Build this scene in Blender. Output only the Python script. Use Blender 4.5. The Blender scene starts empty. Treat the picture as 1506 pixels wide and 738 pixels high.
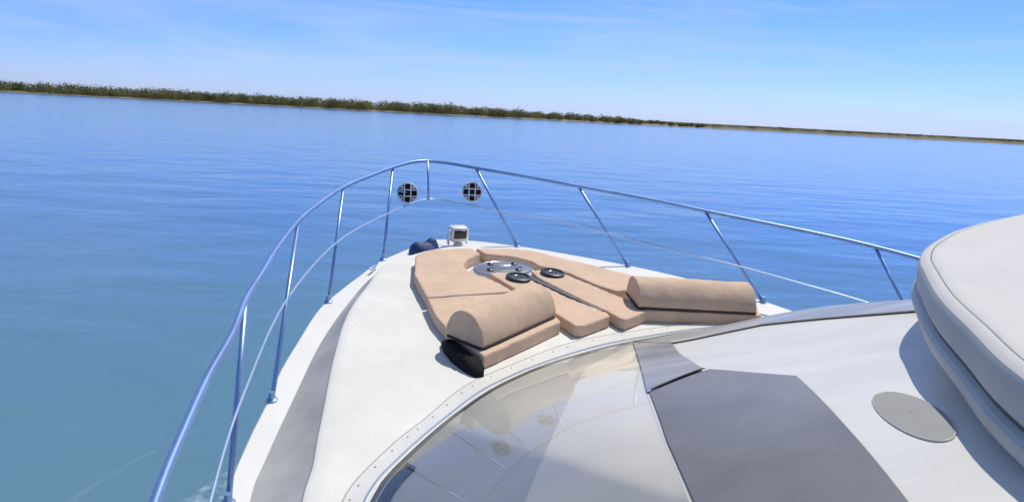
import bpy, bmesh, math, random
import numpy as np
from mathutils import Vector, Matrix
random.seed(7); rng=np.random.default_rng(7)
scene=bpy.context.scene
CAMH=3.2
TRIM=math.radians(-0.367)
B=(-.755,7.12); AZ=math.radians(26)
U=(math.sin(AZ),-math.cos(AZ)); V=(math.cos(AZ),math.sin(AZ))
ct,sn=math.cos(TRIM),math.sin(TRIM)
def PZ(s,t,z):
    """boat plan position (s aft of the stem, t to starboard), z below the helm eye level"""
    x=B[0]+U[0]*s+V[0]*t; y=B[1]+U[1]*s+V[1]*t
    return Vector((x, y*ct-z*sn, y*sn+z*ct+CAMH))
def P(s,t,h=0.0): return PZ(s,t,-1.2-.12*s+h)
def hd(t): return .045*max(0,t)

# ---------------------------------------------------------------- materials
def newmat(name):
    m=bpy.data.materials.new(name); m.use_nodes=True
    nt=m.node_tree; return m,nt,nt.nodes['Principled BSDF']
def mat(name,col,rough=.5,metal=0,var=.08,scale=6,bump=0,bscale=80,coat=0,spec=.5,dist=.01,weave=0,stretch=None):
    m,nt,b=newmat(name)
    tc=nt.nodes.new('ShaderNodeTexCoord')
    n=nt.nodes.new('ShaderNodeTexNoise'); n.inputs['Scale'].default_value=scale; n.inputs['Detail'].default_value=8; n.inputs['Roughness'].default_value=.6
    if stretch:
        mp=nt.nodes.new('ShaderNodeMapping'); mp.inputs['Scale'].default_value=stretch[0]; mp.inputs['Rotation'].default_value=(0,0,stretch[1])
        nt.links.new(tc.outputs['Object'],mp.inputs[0]); nt.links.new(mp.outputs[0],n.inputs['Vector'])
    else: nt.links.new(tc.outputs['Object'],n.inputs['Vector'])
    r=nt.nodes.new('ShaderNodeValToRGB')
    r.color_ramp.elements[0].position=.3; r.color_ramp.elements[1].position=.7
    r.color_ramp.elements[0].color=(*[c*(1-var) for c in col],1); r.color_ramp.elements[1].color=(*[min(1,c*(1+var)) for c in col],1)
    nt.links.new(n.outputs['Fac'],r.inputs['Fac']); out=r.outputs['Color']
    if weave:
        v=nt.nodes.new('ShaderNodeTexNoise'); v.inputs['Scale'].default_value=190; v.inputs['Detail'].default_value=2
        nt.links.new(tc.outputs['Object'],v.inputs['Vector'])
        rr=nt.nodes.new('ShaderNodeValToRGB'); rr.color_ramp.elements[0].position=.35; rr.color_ramp.elements[1].position=.6
        rr.color_ramp.elements[0].color=(.78,.76,.75,1); nt.links.new(v.outputs['Fac'],rr.inputs['Fac'])
        mx=nt.nodes.new('ShaderNodeMixRGB'); mx.blend_type='MULTIPLY'; mx.inputs['Fac'].default_value=weave
        nt.links.new(out,mx.inputs[1]); nt.links.new(rr.outputs[0],mx.inputs[2]); out=mx.outputs[0]
    nt.links.new(out,b.inputs['Base Color'])
    b.inputs['Roughness'].default_value=rough; b.inputs['Metallic'].default_value=metal
    b.inputs['Coat Weight'].default_value=coat; b.inputs['Specular IOR Level'].default_value=spec
    if bump:
        n2=nt.nodes.new('ShaderNodeTexNoise'); n2.inputs['Scale'].default_value=bscale; n2.inputs['Detail'].default_value=4
        nt.links.new(tc.outputs['Object'],n2.inputs['Vector'])
        bp=nt.nodes.new('ShaderNodeBump'); bp.inputs['Strength'].default_value=bump; bp.inputs['Distance'].default_value=dist
        nt.links.new(n2.outputs['Fac'],bp.inputs['Height']); nt.links.new(bp.outputs['Normal'],b.inputs['Normal'])
    return m
M_white=mat('white_gelcoat',(.75,.73,.675),.4,var=.05,scale=3,coat=.1)
M_deck=mat('nonskid_white',(.71,.69,.63),.75,var=.07,scale=3,bump=.5,bscale=150,dist=.005,weave=.3)
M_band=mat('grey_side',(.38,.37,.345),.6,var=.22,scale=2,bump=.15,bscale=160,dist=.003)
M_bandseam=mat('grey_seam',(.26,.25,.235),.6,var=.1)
M_roof=mat('roof_offwhite',(.62,.595,.535),.42,var=.09,scale=1.3,bump=.2,bscale=100,dist=.003,spec=.4,stretch=((.7,2.2,1),.6))
M_frame=mat('windscreen_frame',(.70,.675,.61),.4,var=.05,coat=.1)
M_tan=mat('tan_upholstery',(.67,.485,.345),.85,var=.10,scale=5,bump=.6,bscale=240,dist=.005,spec=.15,weave=.6)
M_black=mat('black_plastic',(.012,.012,.015),.4)
M_matt=mat('matt_black',(.014,.014,.016),.85,spec=.1)
M_rubber=mat('black_rubber',(.03,.03,.032),.6)
M_zip=mat('dark_piping',(.03,.022,.02),.7)
M_steel=mat('rail_steel',(.26,.38,.62),.40,metal=.8,var=.15,scale=5)
M_wire=mat('pale_steel',(.50,.59,.72),.35,metal=.75,var=.05)
M_lampwhite=mat('lamp_pale_enamel',(.68,.71,.74),.4,var=.04)
M_chrome=mat('chrome',(.8,.82,.85),.15,metal=1)
M_hatch=mat('smoked_hatch',(.20,.215,.23),.3,coat=.15,scale=8,var=.25)
M_channel=mat('channel_grey',(.08,.09,.10),.5,var=.2)
M_blue=mat('blue_cover',(.012,.045,.16),.65,var=.3,scale=14)
M_darkpanel=mat('dark_roof_panel',(.19,.183,.172),.4,var=.38,scale=.7,bump=.1,bscale=60,spec=.3)  # glossy reflection gradient is put into the colour as broad tonal noise
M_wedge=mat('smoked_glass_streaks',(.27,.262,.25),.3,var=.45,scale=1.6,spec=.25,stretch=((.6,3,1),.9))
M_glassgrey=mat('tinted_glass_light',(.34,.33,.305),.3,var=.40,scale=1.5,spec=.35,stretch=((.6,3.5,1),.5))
M_cover=mat('mesh_sun_cover',(.49,.48,.45),.6,var=.10,scale=1.0,bump=.2,bscale=120,dist=.004)
M_cover2=mat('white_sun_cover',(.65,.625,.56),.6,var=.05,scale=1.5)
M_coam=mat('coaming_grey',(.54,.52,.475),.6,var=.06,scale=2,bump=.4,bscale=150,dist=.004,spec=.25)
M_rim=mat('coaming_rim',(.46,.445,.41),.5,var=.08)
M_recess=mat('recess_grey',(.27,.262,.245),.7,var=.06,scale=3)
M_seam=mat('dark_seam',(.10,.098,.095),.6)
M_lamp=mat('lamp_glass',(.015,.02,.03),.2)

def glassmat():
    m=bpy.data.materials.new('clear_windscreen'); m.use_nodes=True; nt=m.node_tree; nt.nodes.clear()
    o=nt.nodes.new('ShaderNodeOutputMaterial'); mx=nt.nodes.new('ShaderNodeMixShader')
    tr=nt.nodes.new('ShaderNodeBsdfTransparent'); tr.inputs[0].default_value=(.94,.94,.935,1)
    gl=nt.nodes.new('ShaderNodeBsdfGlossy'); gl.inputs['Roughness'].default_value=.03; gl.inputs['Color'].default_value=(1,.97,.92,1)
    fr=nt.nodes.new('ShaderNodeFresnel'); fr.inputs['IOR'].default_value=1.45
    ml=nt.nodes.new('ShaderNodeMath'); ml.operation='MULTIPLY'; ml.inputs[1].default_value=.65
    nt.links.new(fr.outputs[0],ml.inputs[0]); nt.links.new(ml.outputs[0],mx.inputs[0]); nt.links.new(tr.outputs[0],mx.inputs[1]); nt.links.new(gl.outputs[0],mx.inputs[2])
    nt.links.new(mx.outputs[0],o.inputs[0]); return m
M_glass=glassmat()

# ---------------------------------------------------------------- object helpers
WL={}
def link(o,parent=None,loc=None):
    scene.collection.objects.link(o)
    WL[o.name]=Vector(o.location) if loc is None else Vector(loc)
    if parent is not None:
        o.parent=parent; o.matrix_parent_inverse=Matrix.Translation(-WL[parent.name])
    return o
def empty(name,loc,parent=None):
    e=bpy.data.objects.new(name,None); e.location=loc; e.empty_display_size=.1
    return link(e,parent,loc)
def mk(name,vs,fs,m,parent=None,smooth=True,mats=None,midx=None):
    vs=[Vector(v) for v in vs]
    lo=Vector([min(v[i] for v in vs) for i in range(3)]); hi=Vector([max(v[i] for v in vs) for i in range(3)])
    c=Vector(((lo.x+hi.x)/2,(lo.y+hi.y)/2,lo.z))
    me=bpy.data.meshes.new(name); me.from_pydata([v-c for v in vs],[],fs); me.update()
    for mm in (mats or [m]): me.materials.append(mm)
    if midx and len(midx)==len(me.polygons):
        for p,i in zip(me.polygons,midx): p.material_index=i
    bm=bmesh.new(); bm.from_mesh(me); bmesh.ops.remove_doubles(bm,verts=bm.verts,dist=1e-5); bmesh.ops.recalc_face_normals(bm,faces=bm.faces); bm.to_mesh(me); bm.free()
    for p in me.polygons: p.use_smooth=smooth
    o=bpy.data.objects.new(name,me); o.location=c
    return link(o,parent,c)
def split(o,a=35):
    md=o.modifiers.new('e','EDGE_SPLIT'); md.split_angle=math.radians(a); return o
def catmull(pts,n=8):
    pts=[Vector(p) for p in pts]
    if len(pts)<3: return pts
    out=[]
    q=[pts[0]*2-pts[1]]+pts+[pts[-1]*2-pts[-2]]
    for i in range(1,len(q)-2):
        a,b,c,d=q[i-1],q[i],q[i+1],q[i+2]
        for k in range(n):
            u=k/n
            out.append(.5*((2*b)+(c-a)*u+(2*a-5*b+4*c-d)*u*u+(3*b-a-3*c+d)*u**3))
    out.append(pts[-1]); return out
def c2(pts,n=8): return [(v.x,v.y) for v in catmull([(p[0],p[1],0) for p in pts],n)]
def tube_geo(pts,r,seg=12,vs=None,fs=None):
    vs=[] if vs is None else vs; fs=[] if fs is None else fs
    b0=len(vs); n=len(pts); up=Vector((0,0,1))
    for i,p in enumerate(pts):
        d=(pts[min(i+1,n-1)]-pts[max(i-1,0)]).normalized()
        ref=up if abs(d.z)<.9 else Vector((1,0,0))
        a=d.cross(ref).normalized(); b=d.cross(a).normalized()
        for k in range(seg):
            w=2*math.pi*k/seg; vs.append(p+r*(math.cos(w)*a+math.sin(w)*b))
    for i in range(n-1):
        for k in range(seg):
            fs.append((b0+i*seg+k,b0+i*seg+(k+1)%seg,b0+(i+1)*seg+(k+1)%seg,b0+(i+1)*seg+k))
    fs.append(tuple(b0+k for k in range(seg))); fs.append(tuple(b0+(n-1)*seg+k for k in range(seg)))
    return vs,fs
def tube(name,pts,r,m,parent=None,seg=12):
    vs,fs=tube_geo(pts,r,seg); return mk(name,vs,fs,m,parent)
def loft(rings,closed=False):
    vs=[];fs=[];n=len(rings[0])
    for r in rings: vs+=r
    for i in range(len(rings)-1):
        for k in range(n if closed else n-1):
            k2=(k+1)%n; fs.append((i*n+k,i*n+k2,(i+1)*n+k2,(i+1)*n+k))
    return vs,fs
def lathe(name,c,axis,prof,m,parent=None,seg=32,sx=1,sy=1,xdir=None):
    axis=Vector(axis).normalized()
    a=Vector(xdir).normalized() if xdir is not None else axis.orthogonal().normalized()
    a=(a-axis*a.dot(axis)).normalized(); b=axis.cross(a)
    rings=[]
    for (r,h) in prof:
        rings.append([Vector(c)+axis*h+a*(r*sx*math.cos(2*math.pi*k/seg))+b*(r*sy*math.sin(2*math.pi*k/seg)) for k in range(seg)])
    vs,fs=loft(rings,True)
    fs.append(tuple(range(seg))); fs.append(tuple((len(rings)-1)*seg+k for k in range(seg)))
    return split(mk(name,vs,fs,m,parent),40)
def rbox(name,c,ax,ay,az_,dim,m,parent=None,bev=.01):
    bm=bmesh.new(); bmesh.ops.create_cube(bm,size=1)
    bmesh.ops.scale(bm,vec=dim,verts=bm.verts)
    bmesh.ops.bevel(bm,geom=bm.edges[:],offset=bev,segments=3,profile=.5,affect='EDGES')
    vs=[Vector(c)+ax*v.co.x+ay*v.co.y+az_*v.co.z for v in bm.verts]; bm.verts.index_update()
    fs=[tuple(v.index for v in f.verts) for f in bm.faces]; bm.free()
    return mk(name,vs,fs,m,parent)
def setup(o,label,cat,group=None):
    o['label']=label; o['category']=cat
    if group: o['group']=group

AFT=(P(1,0)-P(0,0)).normalized(); STB=(P(0,1)-P(0,0)).normalized(); UP=STB.cross(AFT).normalized()
if UP.z<0: UP=-UP

# ---------------------------------------------------------------- yacht
yacht=empty('motor_yacht',P(3.5,0,-1.5))
setup(yacht,'white motor yacht bow with steel guard rail cruising on calm water','yacht')

GP=[(0,0),(.10,-.17),(.28,-.36),(.6,-.71),(.94,-.97),(1.27,-1.21),(1.61,-1.43),(2.1,-1.65),(2.5,-1.82),(2.85,-1.94),(3.22,-2.08),(3.66,-2.22),(4.4,-2.38),(5.4,-2.5),(7,-2.55)]
GS=[(0,0),(.06,.2),(.2,.45),(.5,.82),(.94,1.24),(1.3,1.54),(1.65,1.78),(2.1,2.0),(2.5,2.13),(2.85,2.25),(3.25,2.5),(3.7,2.7),(4.4,2.85),(5.4,2.95),(7,3.0)]
gp=c2(GP,4); gs=c2(GS,4)
rows=[]
for (a,b) in zip(gp,gs):
    row=[]
    for k in range(15):
        u=k/14; s=a[0]*(1-u)+b[0]*u; t=a[1]*(1-u)+b[1]*u
        row.append(P(s,t,hd(t)))
    rows.append(row)
vs,fs=loft(rows); mk('deck',vs,fs,M_white,yacht)
def hullring(pt):
    s,t=pt; sg=1 if t>=0 else -1; g=P(s,t,hd(t))
    k=max(0,1-s/3.2)
    out=[g+Vector((0,0,0)),P(s-.004,t+sg*.012,hd(t)-.012),P(s-.004,t+sg*.014,hd(t)-.07),P(s,t,hd(t)-.09)]
    for f,dz in ((.35,.985),(.7,.93),(1.0,.84),(1.15,.7)):
        q=P(s+1.5*k*f,t*dz,0); 
        q.z=g.z*(1-f) if f<=1 else -.35
        out.append(q)
    return out
ring=[hullring(p) for p in reversed(gp)]+[hullring(p) for p in gs[1:]]
vs,fs=loft(ring); mk('hull',vs,fs,M_white,yacht)

# coachroof (raised foredeck)
OUTP=[(.50,-.10),(.60,-.45),(.95,-.85),(1.45,-1.16),(2.13,-1.51),(2.81,-1.79),(3.37,-2.01),(3.69,-2.12),(4.4,-2.27),(6.5,-2.4)]
INP=[(.62,-.08),(.76,-.40),(1.06,-.80),(1.51,-1.06),(2.0,-1.31),(2.6,-1.52),(3.21,-1.70),(3.62,-1.82),(4.3,-2.0),(6.5,-2.2)]
def coach(side):
    oc=catmull([(a,b,0) for a,b in OUTP],8); ic=catmull([(a,b,0) for a,b in INP],8)
    rr=[[] for _ in range(7)]
    def Q(v,h):
        t=v.y*(1 if side<0 else -.93); return P(v.x,t,h)
    for o_,i_ in zip(oc,ic):
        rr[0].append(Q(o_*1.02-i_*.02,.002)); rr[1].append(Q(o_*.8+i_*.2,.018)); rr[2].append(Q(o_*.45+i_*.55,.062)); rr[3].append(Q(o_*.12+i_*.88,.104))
        rr[4].append(Q(o_*.09+i_*.91,.109)); rr[5].append(Q(i_,.1165)); rr[6].append(Q(i_+(i_-o_)*.25,.12))
    return rr
cp=coach(-1); cs=coach(1)
n=len(cp[0])
vs=[];fs=[];mi=[]
def addloft(rings,mats_i):
    for j in range(len(rings)-1):
        b=len(vs); vs.extend(rings[j]); vs.extend(rings[j+1]); L=len(rings[j])
        for k in range(L-1): fs.append((b+k,b+k+1,b+L+k+1,b+L+k)); mi.append(mats_i[j])
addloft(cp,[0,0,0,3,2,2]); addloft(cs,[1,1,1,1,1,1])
b=len(vs); vs.extend(cp[6]); vs.extend(cs[6])
for k in range(n-1): fs.append((b+k,b+k+1,b+n+k+1,b+n+k)); mi.append(2)
for j in range(6):
    a=len(vs); vs.extend([cp[j][0],cp[j+1][0],cs[j+1][0],cs[j][0]]); fs.append((a,a+1,a+2,a+3)); mi.append(1)
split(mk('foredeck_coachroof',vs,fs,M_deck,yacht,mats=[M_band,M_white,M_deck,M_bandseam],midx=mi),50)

# ---------------- windscreen and roof
TI=[-2.3,-1.95,-1.73,-1.28,-.87,-.43,.15,.75,1.36,1.94,2.6,2.9]
SI=[6.3,4.6,4.04,3.62,3.31,3.1,2.94,2.86,2.84,2.86,3.1,3.5]
_tt=np.linspace(-3,3.5,1301)
_ss=sum(np.interp(_tt+d,TI,SI) for d in (-.15,-.1,-.05,0,.05,.1,.15))/7
def sI(t): return float(np.interp(t,_tt,_ss))
def Wh(s,t):
    d=max(0,s-sI(t)); w=min(1,max(0,(t-.25)/1.3)); w=w*w*(3-2*w)
    return .15+.4*d+.15*(1-math.exp(-d/.33))*w
def Wp(s,t,off=0): return P(s,t,Wh(s,t)+off)
def strip(name,t0,t1,f0,f1,off,m,parent,nt_=50,ns=24):
    rings=[]
    for i in range(nt_+1):
        t=t0+(t1-t0)*i/nt_; a=f0(t); b_=max(a,f1(t)); row=[]
        for k in range(ns+1):
            s=a+(b_-a)*k/ns; row.append(Wp(s,t,off))
        rings.append(row)
    vs,fs=loft(rings); return mk(name,vs,fs,m,parent)
def PL(*pts):
    pts=sorted(pts,key=lambda q:q[0]); xs=[q[0] for q in pts]; ys=[q[1] for q in pts]
    return lambda t: float(np.interp(t,xs,ys))
RC=(5.405,-.478); RA=(.182,-.075); RB=(-.120,.157)
strip('cabin_roof',-2.25,2.9,sI,lambda t:6.6,0,M_roof,yacht,200,90)
def ovring(f,off,n=72):
    return [Wp(RC[0]+f*(RA[0]*math.cos(w)+RB[0]*math.sin(w)),RC[1]+f*(RA[1]*math.cos(w)+RB[1]*math.sin(w)),off) for w in [2*math.pi*k/n for k in range(n)]]
rc=empty('oval_recess',Wp(*RC,0),yacht)
vs,fs=loft([ovring(1.02,.001),ovring(1.01,.0055),ovring(.995,.006),ovring(.985,.003)],True); mk('recess_rim',vs,fs,M_rim,rc)
vs,fs=loft([ovring(.99,.0042),ovring(.6,.0043),ovring(.02,.0044)],True); mk('recess_floor',vs,fs,M_recess,rc)
ws=empty('windscreen',P(3.5,-.8,.2),yacht)
lineA=PL((.33,2.9),(-.6,4.31),(-.95,4.89),(-1.18,5.3),(-1.9,6.4),(-2.2,6.6))
strip('mesh_cover',-2.2,.33,lambda t:sI(t)+.005,lineA,.006,M_cover,ws)
strip('sun_cover',-1.42,.24,PL((.24,3.05),(-.4,3.51),(-1.42,4.82)),lambda t:lineA(t)-.01,.012,M_cover2,ws)
strip('dark_pane',-.6,.33,lambda t:lineA(t)+.01,PL((.33,3.30),(.05,3.72),(-.22,4.22),(-.6,4.335)),.010,M_wedge,ws,80)
strip('dark_strip',-.58,-.22,PL((-.58,4.312),(-.22,4.215)),PL((-.58,4.325),(-.22,4.242)),.013,M_matt,ws)
bandw=PL((.33,.36),(.6,.48),(.84,.64),(.95,.95),(1.08,1.43),(1.3,2.1),(1.6,2.5),(2.88,2.6))
strip('side_pane',.33,2.88,lambda t:sI(t)+.01,lambda t:sI(t)+bandw(t),.012,M_glassgrey,ws,110,70)
tube('pane_trim',[Wp(sI(t)+bandw(t),t,.013) for t in np.linspace(.33,1.3,60)],.006,M_frame,ws,6)
strip('glass_pane',-2.2,.33,lambda t:sI(t)+.01,lambda t:lineA(t)+.003,.018,M_glass,ws)
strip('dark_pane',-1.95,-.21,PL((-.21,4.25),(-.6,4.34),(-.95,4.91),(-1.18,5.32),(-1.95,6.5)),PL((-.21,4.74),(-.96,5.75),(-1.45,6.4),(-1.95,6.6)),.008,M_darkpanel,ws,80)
strip('dash_panel',-1.75,-1.5,lambda t:sI(t)+.05,lambda t:sI(t)+.17,.014,M_black,ws)
WO=[(6.4,-2.2),(5.0,-2.05),(4.4,-1.93),(3.97,-1.80),(3.66,-1.53),(3.42,-1.25),(3.15,-.93),(2.94,-.50),(2.74,.02),(2.66,.69),(2.64,1.24),(2.65,1.9),(2.92,2.5),(3.4,2.8)]
wo=c2(WO,8)
inn=[(sI(t),t) for t in np.linspace(-2.25,2.9,400)]
def nearest(p):
    return min(inn,key=lambda q:(q[0]-p[0])**2+(q[1]-p[1])**2)
r=[[],[],[],[],[]]; trim=[]
for p in wo:
    q=nearest(p)
    mixp=lambda u:(p[0]*(1-u)+q[0]*u,p[1]*(1-u)+q[1]*u)
    r[0].append(P(*p,.118)); r[1].append(P(*mixp(.05),.126)); r[2].append(P(*mixp(.5),.134)); r[3].append(P(*mixp(.85),.152)); r[4].append(P(*q,.156))
    trim.append(P(*mixp(.72),.149))
vs,fs=loft(r); split(mk('frame',vs,fs,M_frame,ws),30)
tube('gasket',[Wp(q[0],q[1],.008) for q in inn[::6]],.011,M_rubber,ws,8)
tube('chrome_trim',trim,.006,M_chrome,ws,8)
tube('frame_seam',[P(p[0]-.004,p[1],.119) for p in wo],.003,M_recess,ws,6)
for i in range(22):
    k=int(24+i*(len(wo)-44)/22); p=wo[k]; q=nearest(p)
    c_=(p[0]*.78+q[0]*.22,p[1]*.78+q[1]*.22)
    lathe('screw',P(c_[0],c_[1],.1285),UP,[(.0042,0),(.0042,.003),(.003,.004)],M_recess,ws,10)
# ---------------- flybridge coaming
CAMST=(6.73,-2.44)
E0=[(7.4,-1.9),(6.8,-1.72),(6.45,-1.52),(6.14,-1.28),(5.98,-1.15),(5.83,-1.0),(5.61,-.78),(5.38,-.51),(5.22,-.31),(5.06,-.06),(4.9,.25),(4.75,.58),(4.55,1.12),(4.33,1.81),(4.1,2.6)]
kk=PL((-2,1.38),(-.3,1.38),(.6,1.28),(1.81,1.1),(2.6,1.05))
E=[]; K=[]
for (s,t) in c2(E0,8):
    k=kk(t); E.append((CAMST[0]+(s-CAMST[0])*k,CAMST[1]+(t-CAMST[1])*k)); K.append(k)
prof=[(.9,-1.2),(.25,-.66),(.07,-.535),(.02,-.508),(.002,-.493),(-.004,-.478),(-.003,-.466),(.003,-.458),(.010,-.455),(.014,-.453),(.015,-.446),(.010,-.442),(.005,-.436),(.003,-.385),(.008,-.370),(.018,-.361),(.030,-.358),(.034,-.3595),(.038,-.3595),(.042,-.357),(.06,-.355),(.35,-.345),(.8,-.335),(1.1,-.33)]
rings=[[] for _ in prof]
for i,p in enumerate(E):
    a=E[max(i-1,0)]; b_=E[min(i+1,len(E)-1)]; k=K[i]
    d=Vector((b_[0]-a[0],b_[1]-a[1])).normalized(); nrm=Vector((-d.y,d.x))
    if nrm.x+nrm.y<0: nrm=-nrm
    for j,(o_,z) in enumerate(prof):
        rings[j].append(PZ(p[0]+nrm.x*(o_+.016)*k,p[1]+nrm.y*(o_+.016)*k,z*k))
vs,fs=loft(rings); L=len(E)-1
mi=[]
for j in range(len(prof)-1):
    mi+= [ (2 if j in (9,17) else (1 if 2<=j<=12 else 0)) ]*L
split(mk('flybridge_coaming',vs,fs,M_coam,yacht,mats=[M_coam,M_rim,M_seam],midx=mi),28)

# ---------------- guard rail
rail=empty('guard_rail',P(.5,-.5,.3),yacht)
RP=[(-.21,-.04),(-.14,-.2),(.06,-.41),(.48,-.76),(.98,-1.13),(1.54,-1.44),(1.94,-1.63),(2.47,-1.83),(2.9,-1.97),(3.27,-2.09),(3.64,-2.18),(3.99,-2.29),(4.33,-2.38),(4.71,-2.47),(5.4,-2.6),(6.3,-2.7)]
RS=[(-.12,.16),(.09,.36),(.5,.75),(.87,1.06),(1.34,1.48),(1.8,1.79),(2.3,2.16),(2.73,2.44),(3.15,2.6),(3.8,2.75),(4.8,2.85)]
top=[P(a,b_,.72) for a,b_ in reversed(RP)]+[P(a,b_,.72) for a,b_ in RS]
tube('top_rail',catmull(top,8),.0150,M_steel,rail)
MP=[(-.06,-.06),(.34,-.50),(1.22,-1.20),(2.36,-1.76),(3.47,-2.12),(4.23,-2.31),(5.2,-2.5)]
MS=[(.11,.23),(.48,.53),(.79,.91),(1.26,1.2),(1.76,1.5),(2.2,1.79),(2.73,2.06),(3.12,2.23),(3.7,2.4)]
mid=[P(a,b_,.38) for a,b_ in reversed(MP)]+[P(a,b_,.38) for a,b_ in MS]
tube('middle_rail',catmull(mid,8),.0065,M_wire,rail,8)
ST=[((-.2,-.03,.72),(-.06,-.06,.38),.010),((.13,-.48,.72),(.57,-.68,.0),.012),((.96,-1.12,.72),(1.48,-1.34,0),.012),((1.94,-1.63,.72),(2.84,-1.92,0),.013),((3.27,-2.09,.72),(3.68,-2.21,0),.013),((4.9,-2.5,.72),(5.2,-2.46,0),.013),
 ((.09,.36,.72),(.40,.70,.03),.012),((.87,1.06,.72),(1.21,1.44,.06),.012),((1.79,1.78,.72),(2.30,2.04,.09),.012),((2.9,2.52,.72),(3.42,2.56,.1),.012)]
for a,b_,r_ in ST:
    pa=P(*a); pb=P(*b_)
    tube('stanchion',[pa,pa*.5+pb*.5,pb],r_,M_steel,rail,10)
    if b_[2]<.3:
        lathe('stanchion_foot',pb,UP,[(.030,-.004),(.030,.01),(.018,.018),(.016,.05)],M_steel,rail,16)
for (s,t,h) in ((.15,-.34,.49),(.14,.31,.50)):
    c=P(s,t,h); ax=(AFT+Vector((0,0,.1))+.35*-STB).normalized()
    xx=ax.cross(Vector((0,0,1))).normalized(); yy=xx.cross(ax).normalized()
    g=empty('bow_lamp',c,yacht)
    lathe('lamp_housing',c,ax,[(.05,-.06),(.085,-.03),(.094,0),(.094,.01)],M_matt,g,28)
    vs,fs=tube_geo([c+ax*.012+(xx*math.cos(w)+yy*math.sin(w))*.092 for w in np.linspace(0,2*math.pi,33)],.007,8)
    mk('lamp_rim',vs,fs,M_lampwhite,g)
    vs=[];fs=[]
    for d in (-.030,.030):
        hl=math.sqrt(.09**2-d*d)
        tube_geo([c+ax*.014+xx*d-yy*hl,c+ax*.014+xx*d+yy*hl],.0065,6,vs,fs)
        tube_geo([c+ax*.014+yy*d-xx*hl,c+ax*.014+yy*d+xx*hl],.0065,6,vs,fs)
    for sx_ in (-1,1):
        for sy_ in (-1,1):
            tube_geo([c+ax*.013+xx*sx_*.046+yy*sy_*.046,c+ax*.013+xx*sx_*.062+yy*sy_*.062],.011,6,vs,fs)
    mk('lamp_grille',vs,fs,M_lampwhite,g)
    q=P(s,t+( -.1 if t<0 else .1),h+.02)
    tube('lamp_bracket',[c,q],.01,M_steel,g,8)

cc=P(.52,.03,.0)
sl=empty('search_light',cc,yacht)
lathe('lamp_base',P(.52,.03,.0),UP,[(.075,0),(.075,.05),(.05,.08),(.04,.12)],M_white,sl,24)
hc=P(.52,.03,.205)
rbox('lamp_housing',hc,STB,AFT,UP,(.165,.12,.14),M_frame,sl,.026)
rbox('lamp_glass',hc+AFT*.056+UP*.006,STB,AFT,UP,(.12,.02,.08),M_lamp,sl,.006)
for d in (-1,1): rbox('lamp_bracket',hc+STB*d*.091-UP*.03,STB,AFT,UP,(.012,.05,.14),M_chrome,sl,.004)
wd=empty('anchor_windlass',P(.40,-.26,0),yacht)
vs=[];fs=[]
for (s,t,a_,b_,h_) in ((.42,-.25,.10,.14,.10),(.40,-.18,.07,.08,.14),(.42,-.32,.07,.08,.11)):
    bm=bmesh.new(); bmesh.ops.create_icosphere(bm,subdivisions=3,radius=1); o0=len(vs)
    for v in bm.verts: vs.append(P(s+v.co.x*a_,t+v.co.y*b_,max(0,v.co.z)*h_))
    for f_ in bm.faces: fs.append(tuple(o0+v.index for v in f_.verts))
    bm.free()
wc=mk('windlass_cover',vs,fs,M_blue,wd)
md=wc.modifiers.new('r','REMESH'); md.mode='VOXEL'; md.voxel_size=.012; md.use_smooth_shade=True
md=wc.modifiers.new('s','SMOOTH'); md.iterations=10
tx=bpy.data.textures.new('wrinkle','CLOUDS'); tx.noise_scale=.08
md=wc.modifiers.new('d','DISPLACE'); md.texture=tx; md.strength=.02; md.texture_coords='GLOBAL'
for (s,t) in ((.86,-.84),):
    cl=empty('deck_cleat',P(s,t,0),yacht)
    d=(P(s+.5,t-.33)-P(s,t)).normalized()
    pts=[P(s,t,.035)+d*k for k in (-.09,-.05,0,.05,.09)]; pts[0]+=UP*.012; pts[-1]+=UP*.012
    tube('cleat_horn',pts,.009,M_chrome,cl,8)
    for k in(-.03,.03): tube('cleat_post',[P(s,t,0)+d*k,P(s,t,.035)+d*k],.009,M_chrome,cl,8)

# ---------------- round hatch, centre channel, cup holders
hp=P(1.45,.06,.12)
ht=empty('deck_hatch',hp,yacht)
lathe('hatch_base',hp,UP,[(1.10,0),(1.10,.03),(1.0,.055),(.9,.06)],M_white,ht,48,.165,.26,AFT)
lathe('hatch_lens',hp,UP,[(.93,.05),(.93,.066),(.85,.072),(.002,.075)],M_hatch,ht,48,.165,.26,AFT)
vs,fs=tube_geo([hp+UP*.066+AFT*.158*math.cos(w)+STB*.248*math.sin(w) for w in np.linspace(0,2*math.pi,49)],.006,8)
mk('hatch_ring',vs,fs,M_chrome,ht)
for w in (0.6,2.3,3.6,5.3):
    c=hp+UP*.070+AFT*.1*math.cos(w)+STB*.17*math.sin(w)
    lathe('hatch_latch',c,UP,[(.026,0),(.026,.012),(.014,.018)],M_black,ht,16)
tube('hatch_handle',[hp+UP*.08-STB*.15+AFT*.03,hp+UP*.095-STB*.05+AFT*.03,hp+UP*.095+STB*.05+AFT*.03,hp+UP*.08+STB*.15+AFT*.03],.006,M_chrome,ht,8)
for (s,t) in ((1.76,.05),(1.70,.38)):
    r_=.098; c=P(s,t,.216); g=empty('cup_holder',c,yacht)
    lathe('holder_ring',c,UP,[(r_,0),(r_,.006),(r_*.93,.010),(r_*.80,.008),(r_*.72,-.008),(r_*.3,-.010),(.002,-.010)],M_black,g,32)
    vs,fs=tube_geo([c-UP*.004+(AFT*math.cos(w)+STB*math.sin(w))*r_*.48 for w in np.linspace(0,2*math.pi,25)],.005,6)
    mk('holder_insert',vs,fs,M_chrome,g)
a0=(1.66,.155); a1=(2.45,.385)
d=(P(*a1)-P(*a0)).normalized(); sd_=d.cross(UP).normalized()
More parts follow.
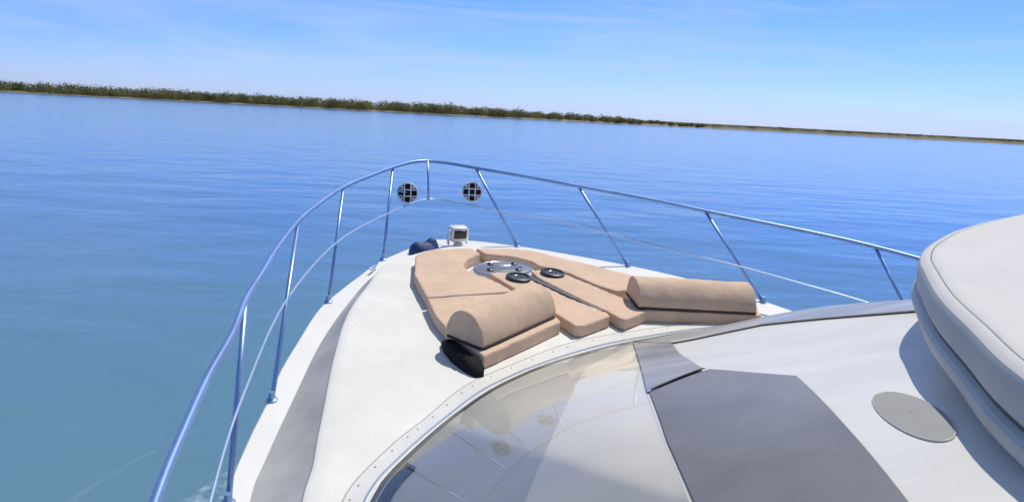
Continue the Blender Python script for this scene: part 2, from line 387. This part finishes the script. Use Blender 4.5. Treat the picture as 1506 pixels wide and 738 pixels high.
rbox('channel_strip',(P(*a0,.180)+P(*a1,.180))/2,d,sd_,UP,((P(*a1)-P(*a0)).length,.055,.03),M_channel,yacht,.006)

# black wedge shaped speaker tucked beside the bolster
sp_=empty('deck_speaker',P(2.86,-.87,.12),yacht)
rows=[]
for (s,t0,t1,hh) in ((2.60,-.87,-.845,.02),(2.64,-.895,-.845,.045),(2.72,-.910,-.845,.07),(2.86,-.912,-.835,.08),(2.98,-.89,-.80,.07),(3.05,-.865,-.785,.045),(3.08,-.85,-.80,.015)):
    rows.append([P(s,t0,.118),P(s,t0-.003,.12+hh*.6),P(s,t0+.010,.12+hh*.92),P(s,t0+.025,.12+hh),P(s,t1,.12+hh),P(s,t1,.118)])
vs,fs=loft(rows); fs.append(tuple(range(6))); fs.append(tuple(len(vs)-6+k for k in range(6)))
mk('speaker_box',vs,fs,M_matt,sp_)
for s,t in ((2.75,-.878),(2.92,-.866)):
    lathe('speaker_ring',P(s,t,.194),UP,[(.032,-.012),(.032,.004),(.027,.006),(.022,-.002),(.002,.001)],M_matt,sp_,24)

# ---------------- cushions
def cushion(name,outline,h0,h1,label,vox=.010,it=2):
    out=[(a,b_) for a,b_ in outline]
    n=len(out); vs=[P(a,b_,h0) for a,b_ in out]+[P(a,b_,h1) for a,b_ in out]
    fs=[tuple(range(n)),tuple(range(2*n-1,n-1,-1))]+[(i,(i+1)%n,n+(i+1)%n,n+i) for i in range(n)]
    o=mk(name,vs,fs,M_tan)
    md=o.modifiers.new('r','REMESH'); md.mode='VOXEL'; md.voxel_size=vox; md.use_smooth_shade=True
    sm=o.modifiers.new('s','SMOOTH'); sm.factor=.5; sm.iterations=it
    tx=bpy.data.textures.new('soft','CLOUDS'); tx.noise_scale=.22
    dm=o.modifiers.new('d','DISPLACE'); dm.texture=tx; dm.strength=.009; dm.mid_level=.5; dm.texture_coords='GLOBAL'
    setup(o,label,'cushion','tan cushions on the foredeck')
    return o
cushion('sun_cushion',[(.97,-.38),(1.03,-.48),(1.12,-.57),(1.55,-.72),(2.03,-.785),(2.02,-.11),(1.82,-.15),(1.70,-.19),(1.62,-.25),(1.52,-.28),(1.38,-.26),(1.26,-.18),(1.17,-.07),(1.12,.0),(.96,-.01),(.955,-.2)],.122,.205,'tan curved cushion wrapping the round deck hatch')
cushion('sun_cushion',[(2.055,-.79),(2.35,-.84),(2.69,-.84),(3.00,-.77),(2.61,-.045),(2.50,-.04),(2.055,-.11)],.122,.208,'tan cushion under a bolster beside the speaker')
cushion('sun_cushion',[(1.60,-.13),(1.58,-.04),(1.60,.08),(1.68,.11),(2.20,.245),(2.53,.375),(2.58,.36),(2.70,.07),(2.69,.02),(2.5,.0),(2.03,-.07)],.122,.203,'tan narrow cushion beside the centre channel with a cup holder')
cushion('sun_cushion',[(1.60,.24),(1.57,.32),(1.60,.42),(1.72,.50),(2.2,.64),(2.47,.775),(2.52,.76),(2.66,.44),(2.64,.41),(2.50,.395),(2.3,.33),(1.75,.22)],.122,.203,'tan narrow cushion with squared end and a cup holder')
cushion('sun_cushion',[(.965,.02),(1.0,.3),(1.06,.48),(1.43,.78),(1.82,1.06),(2.06,1.26),(2.14,.70),(2.0,.62),(1.70,.535),(1.56,.46),(1.50,.37),(1.36,.36),(1.22,.24),(1.13,.04)],.122,.205,'tan curved cushion along the guard rail side')
cushion('sun_cushion',[(2.075,1.28),(2.44,1.70),(2.50,1.72),(2.80,1.54),(2.53,.62),(2.50,.74),(2.40,.79),(2.22,.74)],.122,.208,'tan cushion under the far bolster near the rail')
def bolster(f0,f1,w,label,h0=.215,H=.195):
    f0=Vector((*f0,0)); f1=Vector((*f1,0)); ax=(f1-f0).normalized(); fw=Vector((-ax.y,ax.x,0))
    if fw.x>0: fw=-fw
    prof=[(0.03,0.0),(.0,.10)]+[(.5-.5*math.cos(a),.06+.94*math.sin(a)) for a in np.linspace(.12,math.pi-.12,20)]+[(1.0,.10),(.97,0.0)]
    vs=[];n=len(prof)
    for e in (f0,f1):
        for (u,v) in prof:
            q=e+fw*(u*w); vs.append(P(q.x,q.y,h0+H*v))
    fs=[tuple(range(n)),tuple(range(2*n-1,n-1,-1))]+[(i,(i+1)%n,n+(i+1)%n,n+i) for i in range(n)]
    root=mk('bolster_cushion',vs,fs,M_tan)
    md=root.modifiers.new('r','REMESH'); md.mode='VOXEL'; md.voxel_size=.010; md.use_smooth_shade=True
    sm=root.modifiers.new('s','SMOOTH'); sm.factor=.5; sm.iterations=2
    tx=bpy.data.textures.new('soft','CLOUDS'); tx.noise_scale=.15
    dm=root.modifiers.new('d','DISPLACE'); dm.texture=tx; dm.strength=.009; dm.texture_coords='GLOBAL'
    setup(root,label,'bolster','half round bolsters on the sun pad')
    pts=[f0+fw*(w-.02),f0+fw*.02-ax*.0,f0+fw*.004+ax*.02,f1+fw*.004-ax*.02,f1+fw*.02,f1+fw*(w-.02)]
    tube('zip_piping',[P(q.x,q.y,h0+.001) for q in pts],.009,M_zip,root,8)
bolster((2.94,-.75),(2.55,-.05),.29,'tan half round bolster with dark piping beside the speaker',H=.190)
bolster((2.52,.64),(2.79,1.50),.33,'tan half round bolster with dark piping near the far rail',H=.175)

# ---------------------------------------------------------------- water
def watermat():
    m,nt,b=newmat('calm_sea'); L=nt.links
    geo=nt.nodes.new('ShaderNodeNewGeometry')
    def noise(sc,vec,det=4,rough=.5,rot=0):
        mp=nt.nodes.new('ShaderNodeMapping'); mp.inputs['Scale'].default_value=vec; mp.inputs['Rotation'].default_value=(0,0,rot)
        L.new(geo.outputs['Position'],mp.inputs['Vector'])
        n=nt.nodes.new('ShaderNodeTexNoise'); n.inputs['Scale'].default_value=sc; n.inputs['Detail'].default_value=det; n.inputs['Roughness'].default_value=rough
        L.new(mp.outputs[0],n.inputs['Vector']); return n
    n1=noise(.30,(.6,1.0,1),4,.5,.15); n2=noise(1.4,(.5,1,1),4,.5,-.2); n3=noise(.05,(.35,1.2,1),4,.6,.1)
    b1=nt.nodes.new('ShaderNodeBump'); b1.inputs['Distance'].default_value=.22; b1.inputs['Strength'].default_value=.5
    b2=nt.nodes.new('ShaderNodeBump'); b2.inputs['Distance'].default_value=.026
    ms=nt.nodes.new('ShaderNodeMapRange'); ms.inputs['From Min'].default_value=.4; ms.inputs['From Max'].default_value=.62; ms.inputs['To Min'].default_value=.25; ms.inputs['To Max'].default_value=.7
    L.new(n3.outputs['Fac'],ms.inputs['Value']); L.new(ms.outputs[0],b2.inputs['Strength'])
    L.new(n1.outputs['Fac'],b1.inputs['Height']); L.new(n2.outputs['Fac'],b2.inputs['Height']); L.new(b1.outputs[0],b2.inputs['Normal'])
    L.new(b2.outputs[0],b.inputs['Normal'])
    vd=nt.nodes.new('ShaderNodeVectorMath'); vd.operation='DISTANCE'; vd.inputs[1].default_value=(-3,2,0)
    L.new(geo.outputs['Position'],vd.inputs[0])
    mr=nt.nodes.new('ShaderNodeMapRange'); mr.inputs['From Min'].default_value=2; mr.inputs['From Max'].default_value=24
    L.new(vd.outputs['Value'],mr.inputs['Value'])
    r=nt.nodes.new('ShaderNodeValToRGB'); r.color_ramp.elements[0].color=(.125,.24,.31,1); r.color_ramp.elements[1].color=(.05,.145,.225,1)
    L.new(mr.outputs[0],r.inputs['Fac'])
    mx=nt.nodes.new('ShaderNodeMixRGB'); mx.blend_type='MULTIPLY'; mx.inputs['Fac'].default_value=.4
    r2=nt.nodes.new('ShaderNodeValToRGB'); r2.color_ramp.elements[0].position=.3; r2.color_ramp.elements[1].position=.7; r2.color_ramp.elements[0].color=(.65,.75,.85,1)
    L.new(n3.outputs['Fac'],r2.inputs['Fac']); L.new(r.outputs[0],mx.inputs[1]); L.new(r2.outputs[0],mx.inputs[2])
    L.new(mx.outputs[0],b.inputs['Base Color'])
    b.inputs['Roughness'].default_value=.12; b.inputs['IOR'].default_value=1.33
    b.inputs['Specular Tint'].default_value=(.78,.95,.76,1)
    b.inputs['Subsurface Weight'].default_value=.85; b.inputs['Subsurface Radius'].default_value=(1,1,1); b.inputs['Subsurface Scale'].default_value=1.0
    return m
w=mk('water',[(-6000,-300,0),(6000,-300,0),(6000,9000,0),(-6000,9000,0)],[(0,1,2,3)],watermat(),smooth=False)
w['kind']='structure'
def foammat(name,lo,hi,sc,amax):
    fm=bpy.data.materials.new(name); fm.use_nodes=True; nt=fm.node_tree; pb=nt.nodes['Principled BSDF']
    pb.inputs['Base Color'].default_value=(.55,.65,.72,1); pb.inputs['Roughness'].default_value=.7
    g=nt.nodes.new('ShaderNodeNewGeometry'); nz=nt.nodes.new('ShaderNodeTexNoise'); nz.inputs['Scale'].default_value=sc; nz.inputs['Detail'].default_value=8; nz.inputs['Roughness'].default_value=.7
    nt.links.new(g.outputs['Position'],nz.inputs['Vector'])
    rr=nt.nodes.new('ShaderNodeValToRGB'); rr.color_ramp.elements[0].position=lo; rr.color_ramp.elements[1].position=hi; rr.color_ramp.elements[1].color=(amax,amax,amax,1)
    nt.links.new(nz.outputs['Fac'],rr.inputs['Fac']); nt.links.new(rr.outputs[0],pb.inputs['Alpha']); return fm
def ribbon(name,pts,w0,w1,m):
    c=c2(pts,8); vs=[];fs=[]
    for i,p in enumerate(c):
        a=c[max(i-1,0)]; b_=c[min(i+1,len(c)-1)]; d=Vector((b_[0]-a[0],b_[1]-a[1])).normalized(); nr=Vector((-d.y,d.x)); w_=w0+(w1-w0)*i/(len(c)-1)
        for j in range(5):
            q=P(p[0]+nr.x*w_*(j/4-.5),p[1]+nr.y*w_*(j/4-.5),0); q.z=.010+.012*math.sin(math.pi*j/4); vs.append(q)
    for i in range(len(c)-1):
        for j in range(4): fs.append((i*5+j,i*5+j+1,i*5+j+6,i*5+j+5))
    o=mk(name,vs,fs,m); o['kind']='stuff'; return o
ribbon('wash_foam',[(-.1,-1.45),(.3,-1.8),(.7,-2.1),(1.1,-2.42),(1.9,-2.95),(3,-3.5)],.12,.7,foammat('foam',.44,.8,8,.6))
ribbon('wake_foam',[(-1.4,-1.6),(-.6,-2.2),(-.1,-2.75),(.5,-3.2),(1.3,-3.8)],.05,.10,foammat('thin_foam',.46,.95,10,.22))

# ---------------------------------------------------------------- land
Mland=mat('marsh_ground',(.13,.12,.06),.95,var=.45,scale=.02)
Msand=mat('sand_beach',(.24,.19,.125),.95,var=.2,scale=.1)
rows=[]
xs=np.linspace(-1500,1900,180)
def shore(x): return 500+6*math.sin(x*.02)+3*math.sin(x*.07+1)
def berm(x): return 1.1*min(1,max(0,(x-40)/150))
for dy,z in ((-3,-.4),(0,.05),(4,.45),(14,.8),(60,1.1),(500,1.3),(5000,1.5)):
    rows.append([Vector((x*(1 if dy<100 else 1+dy/900),shore(x)+dy,z+ ((.25*math.sin(x*.05)+.2*math.sin(x*.013))+berm(x)) * (1 if dy>4 else 0))) for x in xs])
vs,fs=loft(rows)
mi=[0]*(2*(len(xs)-1))+[1]*(4*(len(xs)-1))
ld=mk('shore_land',vs,fs,Mland,mats=[Msand,Mland],midx=mi); ld['kind']='structure'
def foliage(name,col,sites,perc,leaf,seed):
    rg=np.random.default_rng(seed); V_=[]
    for (x,y,z0,rx,rz) in sites:
        n=perc
        d=rg.normal(size=(n,3)); d/=np.linalg.norm(d,axis=1)[:,None]; rad=rg.uniform(.5,1.0,size=(n,1))
        c=np.array([x,y,z0+rz])+d*rad*np.array([rx,rx,rz])
        a=rg.normal(size=(n,3)); a/=np.linalg.norm(a,axis=1)[:,None]; b_=np.cross(a,rg.normal(size=(n,3))); b_/=np.linalg.norm(b_,axis=1)[:,None]
        s_=leaf*rg.uniform(.5,1.2,size=(n,1))
        V_.append(np.stack([c-a*s_,c-b_*s_*.7,c+a*s_,c+b_*s_*.7],axis=1).reshape(-1,3))
    V_=np.concatenate(V_); N=len(V_)//4
    me=bpy.data.meshes.new(name); me.from_pydata(V_.tolist(),[],[(4*i,4*i+1,4*i+2,4*i+3) for i in range(N)])
    m,nt,b=newmat(name+'_leaf'); g=nt.nodes.new('ShaderNodeNewGeometry'); nz=nt.nodes.new('ShaderNodeTexNoise'); nz.inputs['Scale'].default_value=.12; nz.inputs['Detail'].default_value=4
    nt.links.new(g.outputs['Position'],nz.inputs['Vector'])
    r=nt.nodes.new('ShaderNodeValToRGB'); r.color_ramp.elements[0].position=.35; r.color_ramp.elements[1].position=.66
    r.color_ramp.elements[0].color=(col[0]*.5,col[1]*.6,col[2]*.6,1); r.color_ramp.elements[1].color=(*[c*1.5 for c in col],1)
    nt.links.new(nz.outputs['Fac'],r.inputs['Fac']); nt.links.new(r.outputs[0],b.inputs['Base Color']); b.inputs['Roughness'].default_value=.8
    tl=nt.nodes.new('ShaderNodeBsdfTranslucent'); ad=nt.nodes.new('ShaderNodeMixShader'); ad.inputs[0].default_value=.4
    nt.links.new(r.outputs[0],tl.inputs[0]); nt.links.new(b.outputs[0],ad.inputs[1]); nt.links.new(tl.outputs[0],ad.inputs[2])
    nt.links.new(ad.outputs[0],nt.nodes['Material Output'].inputs[0])
    me.materials.append(m); o=bpy.data.objects.new(name,me); link(o); o['kind']='stuff'; return o
sites=[]
for i in range(1500):
    x=rng.uniform(-900,130)
    H=float(np.interp(x,[-900,-346,-160,-100,-24,50,90,130],[9,8.8,8.4,8.8,7.6,5.8,4.2,2.4]))
    y=shore(x)+rng.uniform(3,45); r=H*rng.uniform(.28,.48)*(1.15 if rng.random()<.2 else 1)
    sites.append((x,y,.0,r*1.35,r*rng.uniform(.88,1.08)))
foliage('shoreline_wood',(.17,.155,.055),sites,130,.5,3)
sites=[]
for i in range(2600):
    x=rng.uniform(-400,1100); y=shore(x)+rng.uniform(2,60); sites.append((x,y,.4+berm(x),rng.uniform(2,5),rng.uniform(.5,.95)))
foliage('marsh_grass',(.14,.12,.05),sites,24,.4,5)

# ---------------------------------------------------------------- world
SAZ=math.radians(34); SEL=math.radians(59)
wd_=bpy.data.worlds.new('World'); scene.world=wd_; wd_.use_nodes=True; nt=wd_.node_tree; L=nt.links
bg=nt.nodes['Background']; sky=nt.nodes.new('ShaderNodeTexSky'); sky.sky_type='NISHITA'; sky.sun_disc=False
sky.sun_elevation=SEL; sky.sun_rotation=SAZ; sky.air_density=1.0; sky.dust_density=.3; sky.ozone_density=2.0
tc=nt.nodes.new('ShaderNodeTexCoord'); sp=nt.nodes.new('ShaderNodeSeparateXYZ'); L.new(tc.outputs['Generated'],sp.inputs[0])
r=nt.nodes.new('ShaderNodeValToRGB'); e=r.color_ramp.elements
e[0].position=0; e[0].color=(.37,.48,.92,1); e[1].position=.17; e[1].color=(.24,.385,.96,1)
x=e.new(.06); x.color=(.30,.43,.95,1); x=e.new(.32); x.color=(.34,.45,.62,1); x=e.new(.6); x.color=(.46,.50,.54,1)
L.new(sp.outputs['Z'],r.inputs['Fac'])
mu=nt.nodes.new('ShaderNodeMixRGB'); mu.blend_type='MULTIPLY'; mu.inputs['Fac'].default_value=1
L.new(sky.outputs[0],mu.inputs[1]); L.new(r.outputs[0],mu.inputs[2])
vm=nt.nodes.new('ShaderNodeVectorMath'); vm.operation='SCALE'; vm.inputs['Scale'].default_value=2.0; L.new(mu.outputs[0],vm.inputs[0])
mp=nt.nodes.new('ShaderNodeMapping'); mp.inputs['Scale'].default_value=(1.0,1.0,9); mp.inputs['Rotation'].default_value=(.16,.14,0)
L.new(tc.outputs['Generated'],mp.inputs[0]); cn=nt.nodes.new('ShaderNodeTexNoise'); cn.inputs['Scale'].default_value=2.4; cn.inputs['Detail'].default_value=9; cn.inputs['Roughness'].default_value=.6; cn.inputs['Distortion'].default_value=.9
L.new(mp.outputs[0],cn.inputs['Vector'])
cr=nt.nodes.new('ShaderNodeValToRGB'); cr.color_ramp.elements[0].position=.42; cr.color_ramp.elements[1].position=.70; cr.color_ramp.elements[1].color=(.55,.55,.55,1)
L.new(cn.outputs['Fac'],cr.inputs['Fac'])
mc=nt.nodes.new('ShaderNodeMixRGB'); L.new(cr.outputs[0],mc.inputs[0]); L.new(vm.outputs[0],mc.inputs[1]); mc.inputs[2].default_value=(5.4,6.7,9.4,1)
L.new(mc.outputs[0],bg.inputs[0]); bg.inputs[1].default_value=.1

sd=bpy.data.lights.new('sun','SUN'); sd.energy=4.0; sd.angle=math.radians(.5); sd.color=(1,.95,.86)
so=bpy.data.objects.new('sun',sd); scene.collection.objects.link(so)
tosun=Vector((math.sin(SAZ)*math.cos(SEL),math.cos(SAZ)*math.cos(SEL),math.sin(SEL)))
so.rotation_euler=tosun.to_track_quat('Z','Y').to_euler(); so.location=tosun*30

# ---------------------------------------------------------------- camera
cd=bpy.data.cameras.new('camera'); cam=bpy.data.objects.new('camera',cd); scene.collection.objects.link(cam)
cd.sensor_width=36; cd.lens=26; cd.clip_start=.05; cd.clip_end=20000
phi=math.radians(10.15+.367); th=math.radians(2.96)
R0=Vector((1,0,0)); U0=Vector((0,math.sin(phi),math.cos(phi))); F0=Vector((0,math.cos(phi),-math.sin(phi)))
cr_=math.cos(th)*R0+math.sin(th)*U0; cu=-math.sin(th)*R0+math.cos(th)*U0
mtx=Matrix((cr_,cu,-F0)).transposed().to_4x4(); mtx.translation=Vector((0,0,CAMH)); cam.matrix_world=mtx
scene.camera=cam
scene.view_settings.view_transform='Standard'; scene.view_settings.look='None'; scene.view_settings.exposure=0
